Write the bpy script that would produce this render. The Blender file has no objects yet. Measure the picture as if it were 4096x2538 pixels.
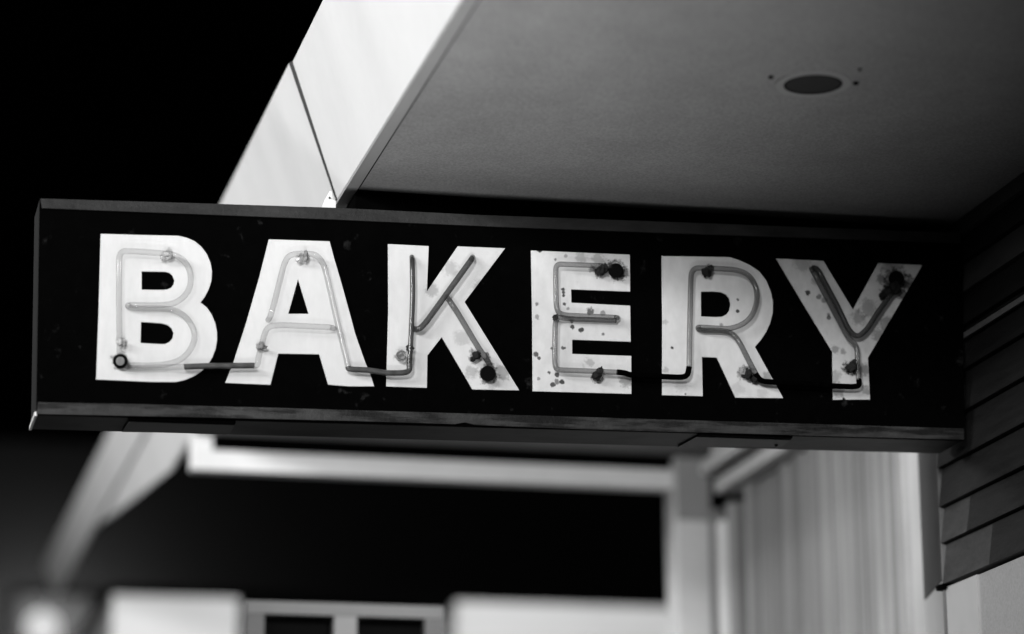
import bpy, bmesh, math, random
from mathutils import Vector, Matrix
random.seed(7)
S = bpy.context.scene
COL = S.collection
EYE = 1.6                                   # camera height above the pavement

# ------------------------------------------------------------------ camera
F, CX, CY = 11415.0, 2048.0, 1269.0
ey = Vector((-823 - CX, 4297 - CY, F)).normalized()          # along the street
ez = Vector((-300.0, (2871 * -300.0 - F * F) / 3028.0, F)).normalized()
ex = ey.cross(ez)
cam = bpy.data.cameras.new('camera'); co = bpy.data.objects.new('camera', cam); COL.objects.link(co)
M = Matrix(((ex.x, -ex.y, -ex.z, 0), (ey.x, -ey.y, -ey.z, 0), (ez.x, -ez.y, -ez.z, EYE), (0, 0, 0, 1)))
co.matrix_world = M
cam.sensor_width = 36; cam.lens = F / 4096 * 36; cam.clip_end = 500; cam.clip_start = .05
S.camera = co
def ray(p):
    v = Vector((p[0] - CX, p[1] - CY, F)); return Vector((v.dot(ex), v.dot(ey), v.dot(ez)))
def at(p, axis, val):
    """the world point on the plane x|y|z = val seen at p"""
    r = ray(p)
    if axis == 2: val -= EYE
    w = r * (val / r[axis]); w.z += EYE
    return w
def onplane(p, P0, n):
    r = ray(p); O = Vector((0, 0, EYE))
    return O + r * ((P0 - O).dot(n) / r.dot(n))
fwd = Vector((ex.z, ey.z, ez.z))
cam.dof.use_dof = True
cam.dof.focus_distance = fwd.dot(Vector((1.45, 5.99, 0.0 + 1.62)))
cam.dof.aperture_fstop = 1.05

# ------------------------------------------------------------------ materials
def grey(name, base, rough=.6, spec=.3, noise=(), bump=None, metal=0.0, dirt=None, streak=None, bdetail=6):
    """noise: (scale, amount, (sx,sy,sz)) layers that multiply the base; dirt: (points, darkness) local blobs"""
    m = bpy.data.materials.new(name); m.use_nodes = True
    nt = m.node_tree; N = nt.nodes; L = nt.links
    b = N['Principled BSDF']; b.inputs['Roughness'].default_value = rough
    b.inputs['Specular IOR Level'].default_value = spec; b.inputs['Metallic'].default_value = metal
    tc = N.new('ShaderNodeTexCoord')
    def math_(op, a, c, clamp=False):
        n = N.new('ShaderNodeMath'); n.operation = op; n.use_clamp = clamp
        for i, v in enumerate((a, c)):
            if v is None: continue
            if isinstance(v, (int, float)): n.inputs[i].default_value = v
            else: L.new(v, n.inputs[i])
        return n.outputs[0]
    def noise_(scale, st=(1, 1, 1), detail=6, off=0.0, rough_=.6):
        mp = N.new('ShaderNodeMapping'); mp.inputs['Scale'].default_value = st; mp.inputs['Location'].default_value = (off, off * .7, off * .3)
        L.new(tc.outputs['Object'], mp.inputs['Vector'])
        n = N.new('ShaderNodeTexNoise'); n.inputs['Scale'].default_value = scale; n.inputs['Detail'].default_value = detail
        n.inputs['Roughness'].default_value = rough_
        L.new(mp.outputs[0], n.inputs['Vector']); return n.outputs['Fac']
    val = None
    for i, (sc, amt, st) in enumerate(noise):
        n = noise_(sc, st, off=3.1 * i + 1)
        f = math_('ADD', math_('MULTIPLY', math_('SUBTRACT', n, .5), amt * 4), 1.0)
        val = f if val is None else math_('MULTIPLY', val, f)
    if val is None: val = math_('ADD', 1.0, 0.0)
    if dirt:
        pts, sc = dirt
        wob = math_('MULTIPLY', math_('SUBTRACT', noise_(sc, off=9, detail=8), .5), 1.0)
        for (x, y, z, r, k, soft) in pts:
            vd = N.new('ShaderNodeVectorMath'); vd.operation = 'DISTANCE'; L.new(tc.outputs['Object'], vd.inputs[0]); vd.inputs[1].default_value = (x, y, z)
            d = math_('ADD', math_('DIVIDE', vd.outputs['Value'], r), math_('MULTIPLY', wob, 2.4))
            mr = N.new('ShaderNodeMapRange'); mr.interpolation_type = 'SMOOTHSTEP'; L.new(d, mr.inputs[0])
            mr.inputs[1].default_value = 1 - soft; mr.inputs[2].default_value = 1 + soft
            mr.inputs[3].default_value = 1 - k; mr.inputs[4].default_value = 1.0
            val = math_('MULTIPLY', val, mr.outputs[0])
    if streak:
        sc, st, lo, hi, k = streak          # streaks / scuffs where the noise passes a threshold
        mr = N.new('ShaderNodeMapRange'); mr.interpolation_type = 'SMOOTHSTEP'; L.new(noise_(sc, st, off=17, detail=9), mr.inputs[0])
        mr.inputs[1].default_value = lo; mr.inputs[2].default_value = hi; mr.inputs[3].default_value = 1; mr.inputs[4].default_value = k
        val = math_('MULTIPLY', val, mr.outputs[0])
    val = math_('MULTIPLY', val, base)
    val = math_('MINIMUM', math_('MAXIMUM', val, 0.0), .9)
    cc = N.new('ShaderNodeCombineColor')
    for i in range(3): L.new(val, cc.inputs[i])
    L.new(cc.outputs[0], b.inputs['Base Color'])
    if bump:
        bs, bd, st = bump
        bn = N.new('ShaderNodeBump'); bn.inputs['Distance'].default_value = bd; bn.inputs['Strength'].default_value = 1
        L.new(noise_(bs, st, detail=bdetail, off=5), bn.inputs['Height']); L.new(bn.outputs[0], b.inputs['Normal'])
    return m
def glass_tube(name, base, cover, rough=.35, spec=.3, edge=.5):
    """thin coated glass: clear towards the middle of the tube, coating and reflections towards its edges"""
    m = bpy.data.materials.new(name); m.use_nodes = True; nt = m.node_tree; N = nt.nodes; L = nt.links
    b = N['Principled BSDF']; b.inputs['Base Color'].default_value = (base,) * 3 + (1,); b.inputs['Roughness'].default_value = rough
    b.inputs['Specular IOR Level'].default_value = spec
    t = N.new('ShaderNodeBsdfTransparent'); t.inputs[0].default_value = (.97, .97, .97, 1)
    lw = N.new('ShaderNodeLayerWeight'); lw.inputs[0].default_value = .5
    mr = N.new('ShaderNodeMapRange'); L.new(lw.outputs['Facing'], mr.inputs[0])
    mr.inputs[1].default_value = .42; mr.inputs[2].default_value = .78; mr.inputs[3].default_value = cover; mr.inputs[4].default_value = min(1, cover + edge)
    mx = N.new('ShaderNodeMixShader'); L.new(mr.outputs[0], mx.inputs[0]); L.new(t.outputs[0], mx.inputs[1]); L.new(b.outputs[0], mx.inputs[2])
    L.new(mx.outputs[0], N['Material Output'].inputs[0]); return m
def glow(name, strength):
    m = bpy.data.materials.new(name); m.use_nodes = True; N = m.node_tree.nodes
    e = N.new('ShaderNodeEmission'); e.inputs[1].default_value = strength
    m.node_tree.links.new(e.outputs[0], N['Material Output'].inputs[0]); return m

# ------------------------------------------------------------------ object helpers
ORG = {}
def tag(o, label=None, cat=None, group=None, kind=None):
    for k, v in (('label', label), ('category', cat), ('group', group), ('kind', kind)):
        if v: o[k] = v
    return o
def empty(name, loc):
    o = bpy.data.objects.new(name, None); o.empty_display_size = .1; COL.objects.link(o)
    o.location = loc; ORG[o] = Vector(loc); return o
def link(name, me, m, parent=None, org=None, smooth=False):
    """me holds world coordinates; the object gets its origin at org and keeps its place"""
    vs = [v.co.copy() for v in me.vertices]
    if org is None:
        lo = [min(v[i] for v in vs) for i in range(3)]; hi = [max(v[i] for v in vs) for i in range(3)]
        org = Vector(((lo[0] + hi[0]) / 2, (lo[1] + hi[1]) / 2, lo[2]))
    org = Vector(org)
    for v in me.vertices: v.co -= org
    o = bpy.data.objects.new(name, me); COL.objects.link(o)
    if m: me.materials.clear(); me.materials.append(m)
    ORG[o] = org
    if parent: o.parent = parent; o.location = org - ORG[parent]
    else: o.location = org
    if smooth:
        for p in me.polygons: p.use_smooth = True
    return o
class MB:
    def __init__(self): self.bm = bmesh.new()
    def hexa(self, a, b):
        """two rings of points (same count) joined to a closed prism"""
        va = [self.bm.verts.new(p) for p in a]; vb = [self.bm.verts.new(p) for p in b]; n = len(va)
        self.bm.faces.new(va); self.bm.faces.new(vb[::-1])
        for i in range(n): self.bm.faces.new((va[i], vb[i], vb[(i + 1) % n], va[(i + 1) % n]))
        return self
    def box(self, lo, hi):
        x0, y0, z0 = lo; x1, y1, z1 = hi
        return self.hexa([(x0, y0, z0), (x1, y0, z0), (x1, y0, z1), (x0, y0, z1)], [(x0, y1, z0), (x1, y1, z0), (x1, y1, z1), (x0, y1, z1)])
    def prism(self, pts, off):
        off = Vector(off); pts = [Vector(p) for p in pts]
        return self.hexa(pts, [p + off for p in pts])
    def cyl(self, c, axis, r, h, n=32, r2=None):
        axis = Vector(axis).normalized(); u = axis.orthogonal().normalized(); w = axis.cross(u); c = Vector(c); r2 = r if r2 is None else r2
        A = [c + (u * math.cos(6.28318 * i / n) + w * math.sin(6.28318 * i / n)) * r for i in range(n)]
        B = [c + axis * h + (u * math.cos(6.28318 * i / n) + w * math.sin(6.28318 * i / n)) * r2 for i in range(n)]
        return self.hexa(A, B)
    def ring(self, c, axis, r0, r1, h, n=40):
        axis = Vector(axis).normalized(); u = axis.orthogonal().normalized(); w = axis.cross(u); c = Vector(c)
        def circ(r, k): return [self.bm.verts.new(c + axis * k + (u * math.cos(6.28318 * i / n) + w * math.sin(6.28318 * i / n)) * r) for i in range(n)]
        q = [circ(r0, 0), circ(r1, 0), circ(r1, h), circ(r0, h)]
        for k in range(4):
            a, b = q[k], q[(k + 1) % 4]
            for i in range(n): self.bm.faces.new((a[i], a[(i + 1) % n], b[(i + 1) % n], b[i]))
        return self
    def sphere(self, c, r, sc=(1, 1, 1)):
        bmesh.ops.create_icosphere(self.bm, subdivisions=3, radius=1, matrix=Matrix.Translation(c) @ Matrix.Diagonal((r * sc[0], r * sc[1], r * sc[2], 1))); return self
    def lump(self, c, r, sc=(1, 1, 1), amt=.35):
        """a knobbly crust"""
        q = bmesh.ops.create_icosphere(self.bm, subdivisions=3, radius=1)
        ph = [random.uniform(0, 6) for _ in range(6)]
        for v in q['verts']:
            d = v.co; k = 1 + amt * (math.sin(4 * d.x + ph[0]) * math.sin(5 * d.y + ph[1]) + .6 * math.sin(9 * d.z + ph[2] + 3 * d.x) * math.sin(8 * d.x + ph[3]))
            v.co = Vector((c[0] + d.x * r * sc[0] * k, c[1] + d.y * r * sc[1] * k, c[2] + d.z * r * sc[2] * k))
        return self
    def build(self, name, m, parent=None, org=None, bevel=0.0, smooth=False):
        bmesh.ops.recalc_face_normals(self.bm, faces=self.bm.faces)
        if bevel: bmesh.ops.bevel(self.bm, geom=list(self.bm.edges), offset=bevel, segments=2, affect='EDGES', profile=.6)
        me = bpy.data.meshes.new(name); self.bm.to_mesh(me); self.bm.free()
        return link(name, me, m, parent, org, smooth)
def curve_mesh(cu):
    o = bpy.data.objects.new('tmp', cu); COL.objects.link(o)
    dg = bpy.context.evaluated_depsgraph_get(); dg.update()
    me = bpy.data.meshes.new_from_object(o.evaluated_get(dg))
    bpy.data.objects.remove(o); bpy.data.curves.remove(cu); return me
def fillet(pts, d, n=7):
    """round the corners of a 3D path"""
    out = [pts[0]]
    for i in range(1, len(pts) - 1):
        a, p, b = pts[i - 1], pts[i], pts[i + 1]
        da = min(d, (a - p).length * .48); db = min(d, (b - p).length * .48)
        A = p + (a - p).normalized() * da; B = p + (b - p).normalized() * db
        for k in range(n + 1):
            t = k / n; out.append(A * (1 - t) ** 2 + p * 2 * t * (1 - t) + B * t * t)
    out.append(pts[-1]); return out
def pipe(name, pts, r, m, parent, d=.022):
    cu = bpy.data.curves.new('t', 'CURVE'); cu.dimensions = '3D'; cu.bevel_depth = r; cu.bevel_resolution = 5; cu.use_fill_caps = True
    P = fillet([Vector(p) for p in pts], d)
    s = cu.splines.new('POLY'); s.points.add(len(P) - 1)
    for q, p in zip(s.points, P): q.co = (p.x, p.y, p.z, 1)
    return link(name, curve_mesh(cu), m, parent, smooth=True)

# ================================================================== THE SIGN
YF = 6.0                                     # plane of the sign's face
mBlack = grey('black_enamel', .0007, .8, .012, [(30, .3, (1, 1, 1))], streak=(26, (1, 1, 1), .63, .78, 22))
mRail = grey('weathered_rail', .031, .6, .2, [(9, .35, (1, 1, 2)), (40, .3, (.5, 1, 1))], bump=(60, .002, (1, 1, 1)), streak=(16, (.3, 1, 2.6), .47, .60, .18))
mRailTop = grey('weathered_top_rail', .018, .6, .2, [(8, .4, (1, 1, 2)), (40, .25, (.5, 1, 1))], bump=(60, .002, (1, 1, 1)))
mEnd = grey('sign_end_paint', .014, .6, .2, [(12, .3, (1, 1, 1))])
mUnder = grey('sign_underside_paint', .019, .55, .25, [(6, .4, (1, 1, 1)), (45, .3, (.4, 1, 1))], streak=(9, (.5, 1, 1), .48, .60, .3))
mHatch = grey('hatch_plate', .022, .5, .3, [(14, .4, (.6, 1, 1))])
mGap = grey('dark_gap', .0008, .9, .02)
mSteel = grey('bare_steel_edge', .8, .4, .5, [(60, .2, (1, 1, 1))])
mBracket = grey('white_bracket', .85, .35, .5)
mScrew = grey('dark_screw', .02, .5, .3)

sign = empty('bakery_sign', at((2000, 1830), 1, 6.07))
tag(sign, 'long black box sign lettered BAKERY in white with unlit neon tubes, hung under the canopy', 'sign')
fTL, fTR, fBR, fBL = [at(p, 1, YF) for p in ((160, 793), (3848, 935), (3858, 1761), (146, 1657))]
D = Vector((0, .148, 0))
# body as separate sheets of metal: face, back, top, end panels, underside
MB().prism([fTL, fTR, fBR, fBL], (0, .012, 0)).build('face_panel', mBlack, sign)
IN = Vector((0, .012, 0))
def sheet(name, a, b, inward, m, y0=IN, y1=D):
    a, b, inward = Vector(a), Vector(b), Vector(inward)
    return MB().hexa([a + y0, b + y0, b + inward + y0, a + inward + y0], [a + y1, b + y1, b + inward + y1, a + inward + y1]).build(name, m, sign)
sheet('end_panel', fTL, fBL, (.004, 0, 0), mEnd)
sheet('end_panel', fTR, fBR, (-.004, 0, 0), mEnd)
e4 = Vector((.0045, 0, 0))
sheet('top_panel', fTL + e4, fTR - e4, (0, 0, -.004), mEnd)
under = sheet('underside_panel', fBL + e4, fBR - e4, (0, 0, .004), mUnder)
MB().prism([fTL + D, fTR + D, fBR + D, fBL + D], (0, .004, 0)).build('back_panel', mEnd, sign)
# rails, slightly proud of the face
def rail(name, px, m):
    return MB().prism([at(p, 1, YF - .006) for p in px], (0, .0055, 0)).build(name, m, sign)
rail('top_rail', [(162, 795), (889, 817), (1344, 832), (1900, 860), (2800, 893), (3845, 933), (3842, 972), (2800, 937), (2000, 908), (1344, 879), (168, 833)], mRailTop)
rail('bottom_rail', [(152, 1610), (560, 1617), (830, 1625), (1100, 1632), (1400, 1641), (2046, 1660), (2700, 1680), (3855, 1715), (3857, 1759), (2900, 1733), (2300, 1715),
                     (2046, 1706), (1900, 1700), (1860, 1690), (1820, 1697), (1400, 1684), (900, 1672), (147, 1656)], mRail)
# bare edge strip at the lower left corner
MB().hexa([fBL + Vector((-.004, .004, -.003)), fBL + Vector((.001, .004, -.003)), fBL + Vector((.001, .004, .006)), fBL + Vector((-.004, .004, .006))],
          [fBL + Vector((-.004, .15, -.003)), fBL + Vector((.001, .15, -.003)), fBL + Vector((.001, .15, .006)), fBL + Vector((-.004, .15, .006))]).build('corner_strip', mSteel, sign)
# added black board standing in for the sign's shadow on the soffit
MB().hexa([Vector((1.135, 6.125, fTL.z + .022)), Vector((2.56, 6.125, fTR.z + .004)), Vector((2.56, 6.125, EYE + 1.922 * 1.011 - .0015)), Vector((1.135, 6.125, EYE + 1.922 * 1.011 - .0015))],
          [Vector((1.135, 6.23, fTL.z + .022)), Vector((2.56, 6.23, fTR.z + .004)), Vector((2.56, 6.23, EYE + 1.922 * 1.011 - .0015)), Vector((1.135, 6.23, EYE + 1.922 * 1.011 - .0015))]).build('shadow_board', mGap, sign)
# hatches under the box
un = (fBR - fBL).cross(D).normalized()
if un.z > 0: un = -un
def hatch(px, gap_px, lab):
    P = [onplane(p, fBL + un * .004, un) for p in px]
    h = MB().prism(P, un * -.0035).build('hatch_cover', mHatch, sign)
    G = [onplane(p, fBL + un * .0045, un) for p in gap_px]
    MB().prism(G, un * -.004).build('hatch_gap', mGap, h)
    h['label'] = lab
    return h
hatch([(513, 1688), (938, 1702), (921, 1735), (488, 1729)], [(513, 1679), (943, 1692), (939, 1701), (513, 1687)], 'long plain access cover below the letter B')
h2 = hatch([(2786, 1749), (3160, 1762), (3128, 1788), (2712, 1789)], [(2795, 1739), (3170, 1752), (3162, 1761), (2788, 1748)], 'access cover with a screw below the letter R')
MB().cyl(onplane((3105, 1781), fBL + un * .004, un), un, .004, .004, 12).build('screw', mScrew, h2)
# hanging bracket seen between the sign's top and the canopy corner
hb = MB().prism([at(p, 1, 6.10) for p in ((1286, 834), (1298, 802), (1318, 766), (1326, 766), (1330, 797), (1343, 806), (1343, 834))], (0, .012, 0)).build('hanger_bracket', mBracket, sign)
MB().cyl(at((1318, 793), 1, 6.10), (0, -1, 0), .0022, .003, 10).build('screw', mScrew, hb)

# letters ----------------------------------------------------------------
def zoom(x0, y0, s): return lambda x, y: (x0 + x / s, y0 + y / s)
ZB, ZA, ZK = zoom(350, 900, 2.291), zoom(880, 920, 2.291), zoom(1500, 940, 2.291)
ZE, ZR, ZY = zoom(2080, 960, 2.291), zoom(2580, 980, 2.291), zoom(3060, 1000, 2.3625)
PX = .00058                                   # metres per photo pixel on the sign
LET = {
 'B': (ZB, [[(122,90),(480,100),(830,108),(910,126),(980,158),(1040,208),(1090,275),(1122,350),(1137,430),(1131,520),(1107,595),(1072,662),(1030,718),(1088,762),(1135,830),(1166,905),(1182,985),(1183,1060),(1170,1140),(1140,1220),(1095,1293),(1035,1348),(965,1393),(890,1424),(810,1443),(580,1442),(80,1418),(103,800)],
              [(492,430),(710,433),(752,444),(780,470),(797,512),(791,550),(766,585),(730,600),(690,604),(492,602)],
              [(487,892),(680,905),(735,921),(770,950),(790,995),(781,1045),(750,1080),(710,1100),(650,1100),(482,1090)]]),
 'A': (ZA, [[(447,95),(1000,112),(1040,262),(1110,500),(1190,790),(1235,960),(1330,1230),(1366,1310),(1407,1437),(1180,1437),(990,1420),(908,1142),(530,1137),(458,1423),(50,1403),(125,1215),(240,860),(360,440)],
              [(712,448),(814,777),(620,777)]]),
 'K': (ZK, [[(118,92),(487,110),(470,532),(755,113),(1185,130),(815,620),(1315,1428),(890,1418),(608,938),(475,1110),(470,1405),(102,1390),(122,700)]]),
 'E': (ZE, [[(100,105),(1000,143),(1003,478),(462,457),(465,583),(1003,610),(1008,937),(472,918),(472,1052),(1013,1070),(1015,1415),(115,1388),(112,750)]]),
 'R': (ZR, [[(150,110),(500,115),(770,120),(850,145),(950,190),(1040,250),(1105,335),(1145,430),(1165,530),(1163,630),(1140,720),(1105,800),(1055,875),(1000,940),(1258,1408),(825,1402),(655,1035),(515,1030),(523,1390),(155,1378),(158,700)],
              [(505,432),(620,430),(690,436),(740,457),(770,495),(783,550),(772,605),(745,645),(700,666),(640,670),(507,662)]]),
 'Y': (ZY, [[(105,90),(545,112),(825,575),(1065,132),(1477,152),(965,1025),(985,1418),(760,1418),(742,1407),(728,1419),(640,1418),(635,965),(380,550)]]),
}
# dirt: (zoom x, zoom y, radius in zoom px, darkness, softness)
DIRT = {
 'B': [(740,275,48,.22,.5),(305,1075,42,.35,.5),(300,1250,70,.5,.35),(380,1300,25,.3,.5)],
 'A': [(775,262,45,.35,.5),(372,1078,42,.4,.5)],
 'K': [(240,1110,55,.35,.5),(920,1115,60,.5,.5),(1035,1275,85,.6,.4),(1170,1265,70,.3,.6),(890,1260,60,.18,.6),(960,480,60,.15,.7),(690,300,70,.13,.7),(790,940,70,.10,.7),(1080,1360,60,.15,.7),(520,500,60,.2,.7)],
 'E': [(880,285,90,.9,.5),(730,285,60,.8,.5),(660,270,30,.5,.6),(395,455,17,.85,.4),(396,485,17,.85,.4),(398,510,17,.85,.4),(404,590,19,.8,.4),(440,630,14,.35,.5),(475,750,20,.7,.4),(478,800,21,.8,.4),(560,828,22,.85,.4),(758,866,16,.6,.5),(155,590,19,.5,.5),(158,710,22,.35,.6),(145,1050,24,.75,.45),(178,1088,17,.75,.45),(293,996,13,.7,.5),(392,995,16,.7,.5),(412,993,12,.6,.5),(266,1215,18,.75,.4),(340,1238,20,.8,.4),(170,1275,16,.4,.5),(300,1328,24,.8,.4),(338,1300,24,.55,.5),(385,1302,21,.85,.4),(640,655,32,.7,.5),(180,95,24,.9,.4),(700,1255,52,.85,.45),(720,180,60,.2,.6),(560,170,50,.15,.6),(960,300,50,.5,.6),(325,182,14,.5,.5),(760,675,25,.4,.5),(980,1290,70,.3,.6),(640,1120,40,.18,.6),(420,150,18,.3,.6)],
 'R': [(570,255,50,.7,.5),(590,205,28,.6,.5),(850,505,15,.7,.45),(850,605,17,.85,.4),(245,942,15,.9,.4),(930,1170,66,.6,.5),(870,1190,34,.35,.6),(1010,1240,42,.5,.5),(700,735,20,.4,.5),(185,710,24,.12,.6),(190,1150,26,.15,.6),(330,1290,60,.08,.7),(1120,1200,40,.25,.6),(370,1370,11,.5,.5),(850,1320,60,.06,.7),(1080,1360,50,.06,.7)],
 'Y': [(405,408,26,.85,.4),(605,645,24,.6,.5),(600,615,18,.4,.5),(510,445,26,.5,.5),(1240,300,130,.75,.6),(1150,400,62,.9,.45),(1110,450,35,.8,.5),(1300,420,55,.6,.6),(1350,330,80,.5,.7),(1100,280,50,.4,.7),(1360,250,26,.4,.6),(810,1110,66,.95,.4),(770,1130,45,.6,.5),(1200,160,120,.25,.7),(980,560,90,.25,.7),(880,640,70,.25,.7),(560,480,30,.4,.6),(660,940,40,.3,.6),(740,965,28,.3,.6),(940,1130,55,.4,.7),(950,1330,45,.3,.6),(690,1330,70,.3,.6),(350,130,80,.15,.7),(1140,700,70,.3,.7),(1060,800,60,.3,.7),(660,1200,60,.2,.7),(742,1412,14,.9,.3),(480,300,40,.2,.6)],
}
LMAT = {}
def letter(ch):
    Z, polys = LET[ch]
    W = [[at(Z(*p), 1, YF) for p in pl] for pl in polys]
    lo = min((p.z for p in W[0])); mx = sum(p.x for p in W[0]) / len(W[0])
    org = Vector((mx, YF, lo))
    cu = bpy.data.curves.new('l', 'CURVE'); cu.dimensions = '2D'; cu.fill_mode = 'BOTH'; cu.extrude = .0016; cu.bevel_depth = .0006; cu.bevel_resolution = 1
    for pl in W:
        s = cu.splines.new('POLY'); s.points.add(len(pl) - 1); s.use_cyclic_u = True
        for q, p in zip(s.points, pl): q.co = (p.x - mx, p.z - lo, 0, 1)
    me = curve_mesh(cu)
    for v in me.vertices: v.co = (v.co.x + mx, YF - .0024 - v.co.z, v.co.y + lo)
    bm = bmesh.new(); bm.from_mesh(me); bmesh.ops.recalc_face_normals(bm, faces=bm.faces); bm.to_mesh(me); bm.free()
    s = 2.3625 if ch == 'Y' else 2.291
    pts = []
    for (x, y, r, k, soft) in DIRT[ch]:
        w = at(Z(x, y), 1, YF - .004) - org
        pts.append((w.x, w.y, w.z, r / s * PX * .95, min(.98, k ** .62), soft * .6))
    dirty = ch in 'ERY'
    nz = [(14, .05, (1, 1, .35)), (60, .05, (1, 1, .4))] if not dirty else [(10, .10, (1, 1, .5)), (45, .09, (1, 1, .6))]
    if ch == 'K': nz = [(12, .09, (1, 1, .4)), (50, .06, (1, 1, .5))]
    if ch == 'Y': nz = [(11, .16, (1, 1, .7)), (45, .10, (1, 1, .8))]
    m = grey('white_enamel', .575 if ch != 'Y' else .53, .45, .3, nz, dirt=(pts, 130 if dirty else 90), streak=(38, (1, 1, .6), .62, .76, .72) if ch in 'EY' else None)
    o = link('letter', me, m, sign, org)
    o['label'] = {'B': 'letter B, clean white enamel', 'A': 'letter A, clean white enamel', 'K': 'letter K with dark painted tubes', 'E': 'letter E, flecked with rust spots',
                  'R': 'letter R with grey tubes and a few spots', 'Y': 'letter Y, greyest and most stained'}[ch]
    return o
LO = {c: letter(c) for c in 'BAKERY'}

# tubes --------------------------------------------------------------------
YT = YF - .027                                # tube centre line, clear of the face
RT = .0062
mClear = glass_tube('clear_tube', .10, .13, .10, .9, .5)
mClearGrey = glass_tube('greyed_tube', .045, .40, .18, .5, .65)
mSmoke = glass_tube('smoked_tube', .045, .72, .2, .4)
mPaint = grey('blackout_paint', .055, .35, .4, [(60, .4, (1, 1, 1))])
mPaintBlack = grey('blackout_paint_dark', .0008, .9, .0, [(60, .4, (1, 1, 1))])
mBoot = grey('electrode_boot', .0022, .8, .04)
mCore = grey('electrode_core', .16, .5, .3, [(90, .3, (1, 1, 1))])
mClipPale = grey('pale_glass_clip', .5, .2, .5, [(80, .3, (1, 1, 1))])
mRust = grey('rusty_clip', .012, .8, .15, [(90, .5, (1, 1, 1))])
mRustPale = grey('grey_corroded_clip', .22, .8, .15, [(90, .5, (1, 1, 1))])
def path(Z, pts, y=None):
    out = []
    for p in pts:
        out.append(at(Z(p[0], p[1]), 1, p[2] if len(p) > 2 else (y or YT)))
    return out
BK = YF - .008                                # where a tube end dips towards the face
BH = YF - .015                                # second run, behind the first
def tube(ch, pts, m=None, r=RT, d=.022, par=None):
    return pipe('neon_tube', path(LET[ch][0], pts), r, m, par or LO[ch], d)
tube('B', [(298,1225,BK),(295,1190),(288,700),(290,240),(420,243),(800,270),(905,345),(948,450),(945,570),(880,670),(780,728),(640,740),(385,735),(362,745,BK),(420,768,BH),(700,765,BH),(840,795,BH),(935,880),(985,990),(975,1090),(905,1200),(800,1265),(640,1290),(372,1288),(352,1300,BK),(420,1312,BH),(640,1308,BH),(890,1302)], mClear)
tube('A', [(318,1245),(345,1240),(350,1180),(398,990),(435,885),(560,872),(1020,895),(1045,905,BK)], mClear)
tube('A', [(440,830,BK),(466,785),(505,640),(590,300),(640,226),(760,216),(880,226),(945,300),(985,450),(1080,870),(1168,1225),(1175,1268)], mClear)
mStem = glass_tube('stem_tube', .035, .78, .2, .4)
tube('K', [(338,205,BK),(342,240),(346,560),(335,840),(322,1110),(312,1190)], mStem, r=.0058)
tube('K', [(345,858,BK),(395,872),(455,820),(885,225),(893,208,BK)], mSmoke, r=.0068)
tube('K', [(655,570,BK),(690,612),(760,720),(950,1040),(1050,1180),(1052,1215,BK)], mClearGrey, r=.0064)
tube('E', [(885,255,BK),(840,243),(420,226),(330,222),(328,330),(332,640),(380,690),(880,712),(895,716,BK)], mClearGrey, r=.0060)
tube('E', [(880,740,BH),(440,725,BH),(345,705),(322,760),(318,1120),(330,1192),(420,1195),(900,1215)], mClearGrey, r=.0060)
tube('R', [(405,1130),(408,900),(418,420),(425,215),(560,212),(850,230),(960,280),(1022,390),(1030,520),(985,650),(900,730),(780,770),(700,768),(500,755),(482,760,BK),(500,785,BH),(690,785,BH),(780,800,BH),(850,860),(950,1060),(1020,1190)], mClearGrey, r=.0062)
tube('Y', [(440,180,BK),(455,205),(620,520),(790,840),(870,905),(875,1060),(885,1230)], mClearGrey, r=.0062)
tube('Y', [(460,170,BK),(500,185),(560,300),(700,560),(790,760),(870,830),(960,760),(1060,600),(1190,420),(1240,340,BK)], mSmoke, r=.0064)
def jumper(pts, m, lab, r=.0064):
    o = pipe('jumper_tube', pts, r, m, sign, .014); o['label'] = lab
jumper(path(ZB, [(886,1303),(1000,1296),(1180,1293),(1330,1292)]) + path(ZA, [(312,1244)]), mPaint, 'dark painted tube joining B to A')
jumper(path(ZA, [(1172,1255),(1180,1278),(1340,1285)]) + path(ZK, [(0,1250),(110,1268),(270,1266),(318,1245),(314,1185)]), mPaint, 'dark painted tube joining A to K')
jumper(path(ZE, [(890,1213),(960,1220),(1010,1240)]) + path(ZR, [(150,1208),(340,1216),(392,1195),(404,1120)]), mPaintBlack, 'black painted tube joining E to R')
jumper(path(ZR, [(1012,1180),(1060,1250),(1160,1258)]) + path(ZY, [(400,1270),(645,1288),(850,1295),(893,1280),(886,1220)]), mPaintBlack, 'black painted tube joining R to Y')
# electrodes: boots with a core
def boot(ch, x, y, r, m=mBoot, core=False):
    s = (2.3625 if ch == 'Y' else 2.291); R = r / s * PX
    c = at(LET[ch][0](x, y), 1, YF - .0045); e = at(LET[ch][0](x, y), 1, YF - .030); ax = (e - c)
    b = MB().cyl(c, ax, R * 1.02, .026, 28, R * .92).build('electrode_boot', m, LO[ch], bevel=.0015)
    tip = c + ax.normalized() * .0255
    MB().cyl(tip, ax, R * (.62 if core else .5), .006 if core else .0015, 24).build('electrode_core', mCore if core else mBoot, b) if False else None
    if core:
        k = MB().cyl(tip, ax, R * .60, .005, 24).build('electrode_core', mCore, LO[ch], bevel=.001)
boot('B', 300, 1250, 62, core=True)
boot('K', 1033, 1272, 68)
boot('E', 878, 283, 66)
boot('Y', 1240, 272, 72)
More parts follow.
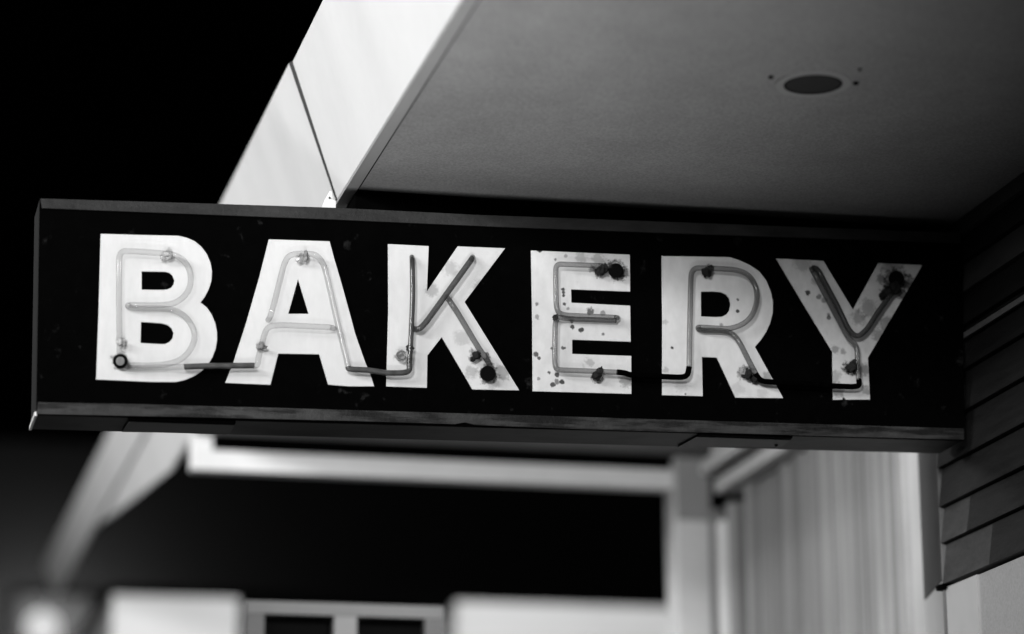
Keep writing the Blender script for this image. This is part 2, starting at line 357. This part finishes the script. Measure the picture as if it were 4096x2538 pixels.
# supports that hold the tubes off the face
def clip(ch, x, y, r, m, ring=False, flat=(1, 1, 1)):
    s = 2.291; R = r / s * PX; c = at(LET[ch][0](x, y), 1, YF - .022)
    b = MB().lump(c, R, flat)
    b.cyl(Vector((c.x, YF - .0045, c.z)), (0, -1, 0), R * .3, .017, 10)
    b.build('tube_support', m, LO[ch], smooth=True)
clip('B', 735, 275, 34, mClipPale); clip('B', 690, 300, 22, mClipPale); clip('B', 308, 1075, 34, mClipPale)
clip('A', 785, 240, 26, mRustPale, flat=(.7, .8, 1.9)); clip('A', 720, 272, 24, mClipPale); clip('A', 375, 1072, 30, mRustPale, flat=(1.4, .8, .7))
c = at(ZK(240, 1112), 1, YF - .02)
MB().ring(c, (0, -1, 0), .007, .0125, .006).build('tube_support', mRustPale, LO['K'], bevel=.0012)
clip('K', 318, 1040, 26, mRust, flat=(1.2, .8, 1)); clip('K', 300, 1100, 30, mRustPale, flat=(.7, .8, 1.4))
clip('K', 930, 1105, 34, mRust); clip('K', 895, 1140, 20, mRust); clip('K', 1010, 1110, 30, mRustPale)
clip('E', 735, 290, 38, mRust); clip('E', 775, 260, 36, mRust); clip('E', 325, 712, 26, mRust); clip('E', 705, 1245, 38, mRust); clip('E', 735, 1200, 30, mRust)
clip('R', 565, 250, 40, mRust); clip('R', 605, 215, 26, mRust); clip('R', 940, 1185, 44, mRust); clip('R', 900, 1160, 30, mRustPale); clip('R', 1005, 1225, 32, mRust)
clip('Y', 1165, 400, 46, mRust); clip('Y', 1225, 360, 55, mRust); clip('Y', 1110, 425, 26, mRust); clip('Y', 820, 1110, 46, mRust); clip('Y', 850, 1060, 26, mRust)

# ================================================================== CANOPY
KS = 1.011
ZS = EYE + 1.922 * KS
XB, XT, ZT = 1.096 * KS, .989 * KS, EYE + 2.245 * KS         # fascia: lower edge, upper edge (leans out over the street)
XW = 2.575                                    # shop wall
YJ, YE = 6.148 * KS, 8.68 * KS                          # joint in the fascia, end of the soffit
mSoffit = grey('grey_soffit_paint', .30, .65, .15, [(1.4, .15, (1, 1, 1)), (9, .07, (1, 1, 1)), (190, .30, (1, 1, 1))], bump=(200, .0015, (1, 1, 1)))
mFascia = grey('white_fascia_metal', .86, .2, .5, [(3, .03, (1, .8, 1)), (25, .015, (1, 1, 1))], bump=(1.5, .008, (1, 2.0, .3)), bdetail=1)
mStrip = grey('joint_sealant', .045, .7, .1)
mLip = grey('fascia_lip', .34, .5, .3, [(20, .08, (1, .3, 1))])
mWhite = grey('white_trim_paint', .72, .5, .3, [(9, .06, (1, 1, 1)), (50, .04, (1, 1, 1))])
canopy = empty('canopy', (1.8, 5, ZS))
tag(canopy, 'shop canopy with flat grey soffit and white fascia running over the pavement', 'canopy')
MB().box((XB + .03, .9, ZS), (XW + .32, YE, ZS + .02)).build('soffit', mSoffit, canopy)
MB().box((XT + .06, .9, ZT - .06), (XW + .32, YE, ZT - .03)).build('roof_deck', mEnd, canopy)
def fascia_piece(y0, y1, xb, zb, xt, zt, name='fascia_panel', m=mFascia, th=.012, bv=0):
    a = [(xb, y0, zb), (xb + th, y0, zb), (xt + th, y0, zt), (xt, y0, zt)]
    b = [(p[0], y1, p[2]) for p in a]
    return MB().hexa(a, b).build(name, m, canopy)
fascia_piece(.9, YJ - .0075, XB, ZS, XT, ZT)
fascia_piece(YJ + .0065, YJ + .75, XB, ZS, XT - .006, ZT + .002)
mid = .52
xm, zm = XB + (XT - XB) * mid, ZS + (ZT - ZS) * mid
def cross(i, j): return [(XB + i, ZS - .001), (XB + .011, ZS - .001), (XT + .011, ZT + .001), (XT + j, ZT + .001)]
MB().hexa([(x, YJ - .007, z) for x, z in cross(-.0012, -.0025)], [(x, YJ + .006, z) for x, z in cross(-.0012, -.0070)]).build('joint_strip', mStrip, canopy)
YF1 = at((180, 2262), 2, ZT).y; YF2 = at((450, 2090), 2, ZS + (ZT - ZS) * mid).y
fascia_piece(YJ + .754, YF1, xm - .002, zm + .008, XT - .006, ZT + .002)
YF0 = at((668, 1879), 2, ZS).y
MB().box((xm + .013, YJ + .76, zm - .03), (xm + .02, YF2, zm + .03)).build('groove_backing', mGap, canopy)
def onf(y, t, d=0): return (XB + (XT - XB) * t + d, y, ZS + (ZT - ZS) * t)
low_edge = [(YJ + .754, 0), (YF0, 0), (YF2, mid - .035), (YF2, mid - .028), (YJ + .754, mid - .028)]
MB().hexa([onf(y, t) for y, t in low_edge], [onf(y, t, .012) for y, t in low_edge]).build('fascia_panel', mFascia, canopy)
MB().box((XB + .0005, .9, ZS - .008), (XB + .0275, YJ + .05, ZS - .0005)).build('fascia_lip', mLip, canopy)
MB().box((XB + .0005, YJ + .052, ZS - .008), (XB + .0275, 8.5, ZS - .0005)).build('fascia_lip', mLip, canopy)
MB().box((XB + .028, .9, ZS - .0035), (XB + .033, 8.5, ZS - .0005)).build('shadow_bead', mGap, canopy)
# beam across the end of the soffit, black stand-in for the shaded recess above it
pl_, pr_ = at((2703, 2100), 1, YE - .02), at((2842, 2100), 1, YE - .02)
bl = at((790, 1812), 1, YE); br = at((2700, 1836), 1, YE)
zb1 = at((1500, 1908), 1, YE).z; zb0 = at((1500, 1828), 1, YE).z
MB().box((bl.x - .018, YE, zb1), (pl_.x - .002, YE + .06, zb0)).build('end_beam', mWhite, canopy, bevel=.004)
MB().box((bl.x + .05, YE + .012, zb0 + .001), (pl_.x - .003, YE + .05, ZS + .02)).build('beam_recess_shade', mGap, canopy)  # black put in for the shade of the recess above the beam
MB().box((bl.x - .02, YE - .004, zb0 - .02), (bl.x + .048, YE + .059, ZS - .001)).build('beam_return', mWhite, canopy, bevel=.004)

# speaker in the soffit -----------------------------------------------------
mGrille = grey('dark_speaker_cloth', .035, .8, .2, [(200, .2, (1, 1, 1))])
mRim = grey('speaker_rim_paint', .34, .5, .3)
sc = at((3252, 332), 2, ZS)
sp = empty('ceiling_speaker', sc)
tag(sp, 'round dark speaker grille set flush in the grey canopy soffit', 'speaker')
rr = .060
MB().ring(sc + Vector((0, 0, -.0045)), (0, 0, 1), rr, rr * 1.28, .004, 48).build('trim_ring', mRim, sp, bevel=.0012)
MB().cyl(sc + Vector((0, 0, -.0030)), (0, 0, 1), rr * .995, .002, 48).build('grille', mGrille, sp)
MB().ring(sc + Vector((0, 0, -.0044)), (0, 0, 1), rr * .93, rr * .995, .001, 48).build('grille_edge', mGap, sp)
for (x, y, r) in ((3084, 314, .0055), (3424, 338, .006), (3440, 283, .0035)):
    MB().cyl(at((x, y), 2, ZS - .0045), (0, 0, 1), r, .004, 14).build('screw_hole', mGap, sp)

# ================================================================== SHOP WALL
mBoard = grey('dark_clapboard_paint', .0095, .55, .25, [(5, .35, (1, .4, 1)), (60, .35, (1, .12, 1)), (170, .3, (1, .5, 1))], bump=(70, .002, (1, .2, 1)))
mBoardPale = grey('paler_clapboard_paint', .05, .5, .3, [(5, .25, (1, .4, 1)), (40, .2, (1, .3, 1))])
mBoardEnd = grey('end_board_paint', .04, .55, .25, [(5, .3, (1, .4, 1)), (60, .3, (1, .2, 1)), (170, .25, (1, .5, 1))])
mPanel = grey('pale_wall_panel', .25, .55, .3, [(4, .06, (1, 1, 1)), (170, .16, (1, 1, 1))])
mBead = grey('corner_bead_paint', .13, .5, .3, [(5, .3, (1, 1, .6))])
mPanelTrim = grey('pale_corner_trim', .36, .5, .3, [(8, .08, (1, 1, 1))])
wall = empty('shop_wall', (XW + .1, 3, 0))
tag(wall, 'dark clapboard shop wall above a pale panel at the right end of the sign', 'wall')
YC = at((3785, 2200), 0, XW).y               # far corner of this wall
zl = [at((3800, y), 0, XW).z for y in (2338, 2171, 2022, 1862, 1690, 1526, 1352, 1222, 1100, 985, 880)]
zl += [zl[-1] + .045 * (k + 1) for k in range(3)]
zl = [z for z in zl if z < ZS - .01]
for i, z0 in enumerate(zl):
    z1 = zl[i + 1] if i + 1 < len(zl) else ZS - .002
    a = [(XW - .014, -1.5, z0 + .002), (XW + .02, -1.5, z0 + .002), (XW + .02, -1.5, z1), (XW, -1.5, z1)]
    ye = YC
    if i in (0, 1):                          # short paler end pieces at the corner
        ye = at(((3978, 2235), (3888, 2100))[i], 0, XW).y
        e = [(p[0] + .0008, ye + .0015, p[2]) for p in a]
        MB().hexa(e, [(p[0], YC, p[2]) for p in e]).build('clapboard_end', mBoardEnd, wall)
    MB().hexa(a, [(p[0], ye, p[2]) for p in a]).build('clapboard', mBoardPale if i in (7, 9) else mBoard, wall)
lead = at((3850, 1352), 0, XW - .018).z
MB().box((XW - .020, -1.5, lead - .004), (XW - .0145, YC, lead + .009)).build('drip_strip', mBead, wall)
zb = zl[0]
MB().box((XW, -1.5, .35), (XW + .03, YC - .19, zb - .006)).build('pale_panel', mPanel, wall)
MB().box((XW - .006, YC - .188, .35), (XW + .03, YC - .002, zb - .006)).build('corner_board', mPanelTrim, wall)
MB().box((XW - .004, -1.5, 0), (XW + .04, YC, .345)).build('plinth', mBoard, wall)
MB().box((XW + .041, -1.5, 0), (XW + .35, YC - .02, 5.6)).build('wall_core', mEnd, wall)
MB().box((XW + .003, -1.5, ZT + .02), (XW + .038, YC, 5.6)).build('upper_wall', mBoard, wall)
# the return between the corner and the window
mRevDark = grey('dark_return_paint', .035, .5, .3, [(6, .35, (1, 1, .6))])
mRevPale = grey('pale_return_paint', .34, .5, .3, [(8, .1, (1, 1, .5))])
XG = 2.70                                    # window plane
r0 = Vector((XW + .006, YC + .012, 0)); r1 = Vector((XG - .02, at((3708, 2100), 0, XG).y, 0))
def ret(z0, z1, m, name):
    t = Vector((.03, 0, 0))
    return MB().hexa([(r0.x, r0.y, z0), (r1.x, r1.y, z0), (r1.x + .03, r1.y, z0), (r0.x + .03, r0.y, z0)],
                     [(r0.x, r0.y, z1), (r1.x, r1.y, z1), (r1.x + .03, r1.y, z1), (r0.x + .03, r0.y, z1)]).build(name, m, wall)
zr = at((3740, 2358), 0, XW + .06).z
ret(zr + .002, ZS - .003, mRevDark, 'upper_return'); ret(.3, zr - .002, mRevPale, 'lower_return')
MB().box((XW - .010, YC + .001, .3), (XW + .004, YC + .010, ZS - .004)).build('corner_bead', mBead, wall)
k = MB(); k.box((XW - .018, YC - .012, zb - .010), (XW + .01, YC + .03, zb + .002)); k.build('corner_flashing', mGap, wall)

# ================================================================== SHOP WINDOW
mPleat = grey('streaked_pane', .40, .25, .5, [(5, .25, (1, 5, .05)), (13, .5, (1, 5, .03))])  # streaks in the colour add to the shading of the ribs
mJamb = grey('near_jamb_paint', .31, .5, .3, [(8, .1, (1, 1, .5))])
mFrameG = grey('grey_window_frame', .42, .45, .3, [(10, .08, (1, 1, .5))])
win = empty('shop_window', (XG, 7.5, .5))
tag(win, 'tall shop window with a streaked pale pane beyond the sign\'s right end', 'shop window')
yn = at((3690, 2000), 0, XG).y; yf = at((2905, 2000), 0, XG).y; yl = at((3560, 2000), 0, XG).y
z0 = .5
hz = at((2930, 1950), 0, XG).z               # window head
def pleats(y0, y1, n):
    """a hanging sheet in uneven upright ribs"""
    bm = bmesh.new(); N = n * 14; prev = None; rnd = random.Random(3)
    amp = [rnd.uniform(.25, 1.0) for _ in range(n + 2)]; wid = [rnd.uniform(.6, 1.5) for _ in range(n)]
    tot = sum(wid); edges = [0]
    for w_ in wid: edges.append(edges[-1] + w_ / tot)
    for i in range(N + 1):
        t = i / N
        kx = max(j for j in range(n) if edges[j] <= t + 1e-9); u = (t - edges[kx]) / (edges[kx + 1] - edges[kx])
        x = XG + .075 - .050 * amp[kx] * math.sin(3.14159 * u) ** 1.3 * (1 if kx % 2 else .45)
        y = y0 + (y1 - y0) * t
        cur = (bm.verts.new((x, y, z0 + .02)), bm.verts.new((x + .004 * math.sin(9 * t), y, hz + .01)))
        if prev: bm.faces.new((prev[0], cur[0], cur[1], prev[1]))
        prev = cur
    bmesh.ops.solidify(bm, geom=list(bm.faces), thickness=.003)
    me = bpy.data.meshes.new('pane'); bm.to_mesh(me); bm.free()
    o = link('pane', me, mPleat, win, smooth=True); return o
pleats(yl, yf, 19)
MB().box((XG + .03, yn + .03, z0 + .02), (XG + .05, yl - .004, hz + .01)).build('side_panel', mPanel, win)
MB().box((XG - .025, yn - .07, z0), (XG + .06, yn + .028, ZS - .004)).build('near_jamb', mJamb, win, bevel=.004)
def stile(name, x0, x1, Y, m, top, depth=.05):
    p, q = at((x0, 2100), 1, Y), at((x1, 2100), 1, Y)
    return MB().box((p.x, Y, z0), (q.x, Y + depth, top)).build(name, m, win, bevel=.003)
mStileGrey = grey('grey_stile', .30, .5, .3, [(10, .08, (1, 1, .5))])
mStileDark = grey('shaded_stile', .14, .5, .3, [(10, .08, (1, 1, .5))])
stile('side_board', 2843, 2890, YE + .02, mStileGrey, hz + .05)  # greyer paint stands for the shaded return beside the post
stile('bead', 2886, 2910, 8.56, mWhite, hz - .03)
stile('groove', 2908, 2926, 8.585, mGap, hz + .04)
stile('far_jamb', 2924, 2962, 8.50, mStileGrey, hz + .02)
stile('inner_jamb_shade', 2960, 3030, 8.44, mStileDark, hz + .01)  # darker paint stands for the shadow between jamb and pane
MB().box((XG - .005, yn + .03, hz + .012), (XG + .09, yf + .10, hz + .055)).build('head_rail', mFrameG, win, bevel=.004)
MB().box((XG + .02, yn + .03, hz + .056), (XG + .09, yf + .16, hz + .085)).build('head_groove', mEnd, win)
MB().box((XG - .03, yn + .03, hz + .086), (XG + .09, yf + .165, hz + .125)).build('head_moulding', mWhite, win, bevel=.004)
MB().box((XG + .02, yn + .03, hz + .126), (XG + .09, yf + .2, ZS - .004)).build('head_panel', mWhite, win)
MB().box((XG - .03, yn + .03, .3), (XG + .09, yf + .2, z0 - .002)).build('sill', mWhite, win, bevel=.004)
MB().box((XG + .2, YC, 0), (XG + .25, yf + .4, ZS)).build('inner_wall', mBoard, win)

# post at the end of the window ---------------------------------------------
pl_, pr_ = at((2703, 2100), 1, YE - .02), at((2842, 2100), 1, YE - .02)
post = empty('porch_post', ((pl_.x + pr_.x) / 2, YE + .03, 0))
tag(post, 'white square porch post under the right end of the canopy beam', 'post')
MB().box((pl_.x, YE - .02, .14), (pr_.x, YE + .10, ZS - .012)).build('shaft', mWhite, post, bevel=.006)
MB().box((pl_.x + .003, YE - .03, ZS - .22), (pr_.x - .003, YE - .0205, ZS - .013)).build('cap_block', mStileGrey, post)
MB().box((pl_.x - .02, YE - .04, 0), (pr_.x + .02, YE + .12, .139)).build('base', mWhite, post, bevel=.008)

# ================================================================== FRAME WITH TWO PANES (below the sign)
YD = 7.5
mCase = grey('grey_case_frame', .085, .5, .3, [(8, .08, (1, 1, 1))])
mCaseDark = grey('dark_case_stile', .055, .5, .3, [(8, .08, (1, 1, 1))])
mCasePale = grey('pale_case_mullion', .13, .5, .3, [(8, .08, (1, 1, 1))])
mDarkPane = grey('dark_pane', .002, .6, .01)
a0, a1 = at((988, 2402), 1, YD), at((1775, 2405), 1, YD)
p = [at((x, 2470), 1, YD).x for x in (1058, 1338, 1428, 1700)]
zt, zp = a0.z, at((1300, 2462), 1, YD).z
case = empty('display_case', ((a0.x + a1.x) / 2, YD + .03, 0))
tag(case, 'grey upright frame with two dark panes below the middle of the sign', 'display case')
MB().box((a0.x, YD, zp), (a1.x, YD + .06, zt)).build('top_rail', mCase, case)
for x0, x1, mm in ((a0.x, p[0], mCaseDark), (p[1], p[2], mCasePale), (p[3], a1.x, mCaseDark)):
    MB().box((x0, YD + .001, .2), (x1, YD + .059, zp - .001)).build('stile', mm, case)
for x0, x1 in ((p[0], p[1]), (p[2], p[3])):
    MB().box((x0 + .001, YD + .04, .2), (x1 - .001, YD + .05, zp - .002)).build('pane', mDarkPane, case)
MB().box((a0.x - .02, YD - .02, 0), (a1.x + .02, YD + .10, .199)).build('base', mCase, case, bevel=.006)

# ================================================================== LOW BUILDING AND GLOW WALL BEYOND
YH = 13.0
mLowWall = grey('white_low_wall', .64, .6, .2, [(2, .04, (1, 1, 1))])
mFar = grey('dark_glow_wall', .0022, .9, .0, [(1.2, .08, (1, 1, 1))])
mFarGrey = grey('grey_glow_wall', .0046, .9, .0, [(1.2, .08, (1, 1, 1))])
def xs(px, Y): return at((px, 2400), 1, Y).x
low = empty('low_building', (xs(1600, YH), YH + 1.5, 0))
tag(low, 'low white walled building out of focus behind the two-paned frame', 'building')
ztop = at((700, 2388), 1, YH).z
ztop2 = at((2200, 2410), 1, YH).z
MB().box((xs(452, YH), YH, 0), (xs(955, YH), YH + 3, ztop)).build('wall', mLowWall, low)
MB().box((xs(962, YH), YH + .06, 0), (xs(1800, YH), YH + 3, ztop - .3)).build('door', mFar, low)
MB().box((xs(1828, YH), YH, 0), (xs(3200, YH), YH + 3, ztop2 - .01)).build('wall', mLowWall, low)
MB().box((xs(440, YH), YH + .1, ztop + .002), (xs(3200, YH), YH + 3.1, ztop + .06)).build('roof', mGap, low)
YL = 17.0
tall = empty('glow_wall', (-1, YL + 3, 0))  # wall put in behind everything to give the glow around the lamp
tag(tall, 'tall dim wall added at the lower left to carry the lamp glow', 'building')
MB().box((-9, YL + .6, 0), (xs(4300, YL), YL + 6, 5.4)).build('wall', mFar, tall)
MB().box((xs(95, YL), YL + .5, 0), (xs(400, YL), YL + .59, at((200, 2335), 1, YL).z)).build('glow_wall_bay', mFarGrey, tall)
lc = at((170, 2510), 1, YL)
lamp = empty('wall_lamp', lc + Vector((0, .49, 0)))
tag(lamp, 'bright round wall lamp glowing at the lower left', 'lamp')
MB().sphere(lc, .10).build('globe', glow('lamp_glow', .75), lamp, smooth=True)
MB().cyl(lc + Vector((0, .17, 0)), (0, 1, 0), .03, .32, 16).build('arm', mEnd, lamp)

# ================================================================== GROUND
mAsph = grey('asphalt', .02, .8, .2, [(3, .2, (1, 1, 1)), (60, .3, (1, 1, 1))])
mPave = grey('pavement_concrete', .018, .8, .2, [(1.5, .12, (1, 1, 1)), (40, .1, (1, 1, 1))])
tag(MB().box((-80, -60, -.3), (80, 120, -.14)).build('ground', mAsph), kind='structure')
tag(MB().box((-.25, -30, -.139), (XW - .006, 60, 0)).build('pavement', mPave), kind='structure')
tag(MB().box((-.42, -30, -.139), (-.254, 60, .004)).build('kerb', mPanel, bevel=.01), kind='structure')
tag(MB().box((XW - .004, YC + .001, -.139), (6, 60, -.002)).build('path', mPave), kind='structure')

# ================================================================== LIGHT
w = bpy.data.worlds.new('World'); S.world = w; w.use_nodes = True
w.node_tree.nodes['Background'].inputs[0].default_value = (1, 1, 1, 1)
w.node_tree.nodes['Background'].inputs[1].default_value = .0001
def lamp_(name, kind, loc, power, size=.2, target=None, spot=None, blend=1.0):
    l = bpy.data.lights.new(name, kind); l.energy = power; o = bpy.data.objects.new(name, l); COL.objects.link(o); o.location = loc
    if kind == 'AREA': l.shape = 'DISK'; l.size = size
    else: l.shadow_soft_size = size
    if kind == 'SPOT': l.spot_size = math.radians(spot); l.spot_blend = blend
    if target is not None: o.rotation_euler = (Vector(target) - Vector(loc)).to_track_quat('-Z', 'Y').to_euler()
    return o
Z0 = EYE
# street lamp across the road, up and to the left
# lit strip across the road, up and to the left: long and level, so only level edges throw clear shadows
ss = Vector((-5.1, 2.1, Z0 + 3.75))
k = lamp_('street_strip_light', 'AREA', ss, 104, .3, (1.2, 6.3, Z0 + 1.7)); k.data.shape = 'RECTANGLE'; k.data.size = 5.0; k.data.size_y = .3; k.data.spread = math.radians(80)
f = lamp_('front_fill_light', 'AREA', (-3.2, -4.5, Z0 + 2.9), 900, 1.6, (1.2, 6, Z0 + 1.6))  # unseen fill added to lift the letters and soften the tube shadows
lamp_('low_street_light', 'SPOT', (.3, 1.7, Z0 - 1.2), 1250, .7, (.90, 5.12, ZS), 26, 1.0)
# floodlight under the canopy, behind the sign, aimed along the pavement
lamp_('canopy_flood_light', 'SPOT', (1.7, 6.3, ZS - .25), 105, .06, (2.15, 8.7, ZS - .6), 150, .6)
# light on the low building, fill on the fascia, the wall lamp's own
g = lamp_('low_building_light', 'AREA', (xs(1500, YH) - .3, YH - 1.5, 5.2), 47, .2, (xs(1500, YH) - .3, YH - .2, 2.2)); g.data.shape = 'RECTANGLE'; g.data.size = 4.2; g.data.size_y = .12; g.data.spread = math.radians(110)
lamp_('fascia_fill_light', 'SPOT', (-3.5, 8.7, ZS + .5), 600, .25, (1.0, 8.9, ZS + .3), 92, 1.0)  # unseen spot added to brighten the fascia along its length
lamp_('wall_lamp_light', 'POINT', lc + Vector((0, .14, 0)), 520, .05)

S.view_settings.view_transform = 'Standard'; S.view_settings.look = 'None'
S.view_settings.exposure = 0; S.view_settings.gamma = 1; S.view_settings.use_curve_mapping = False
S.cycles.max_bounces = 6; S.cycles.transparent_max_bounces = 12
S.cycles.use_denoising = True
S.cycles.sample_clamp_indirect = 4
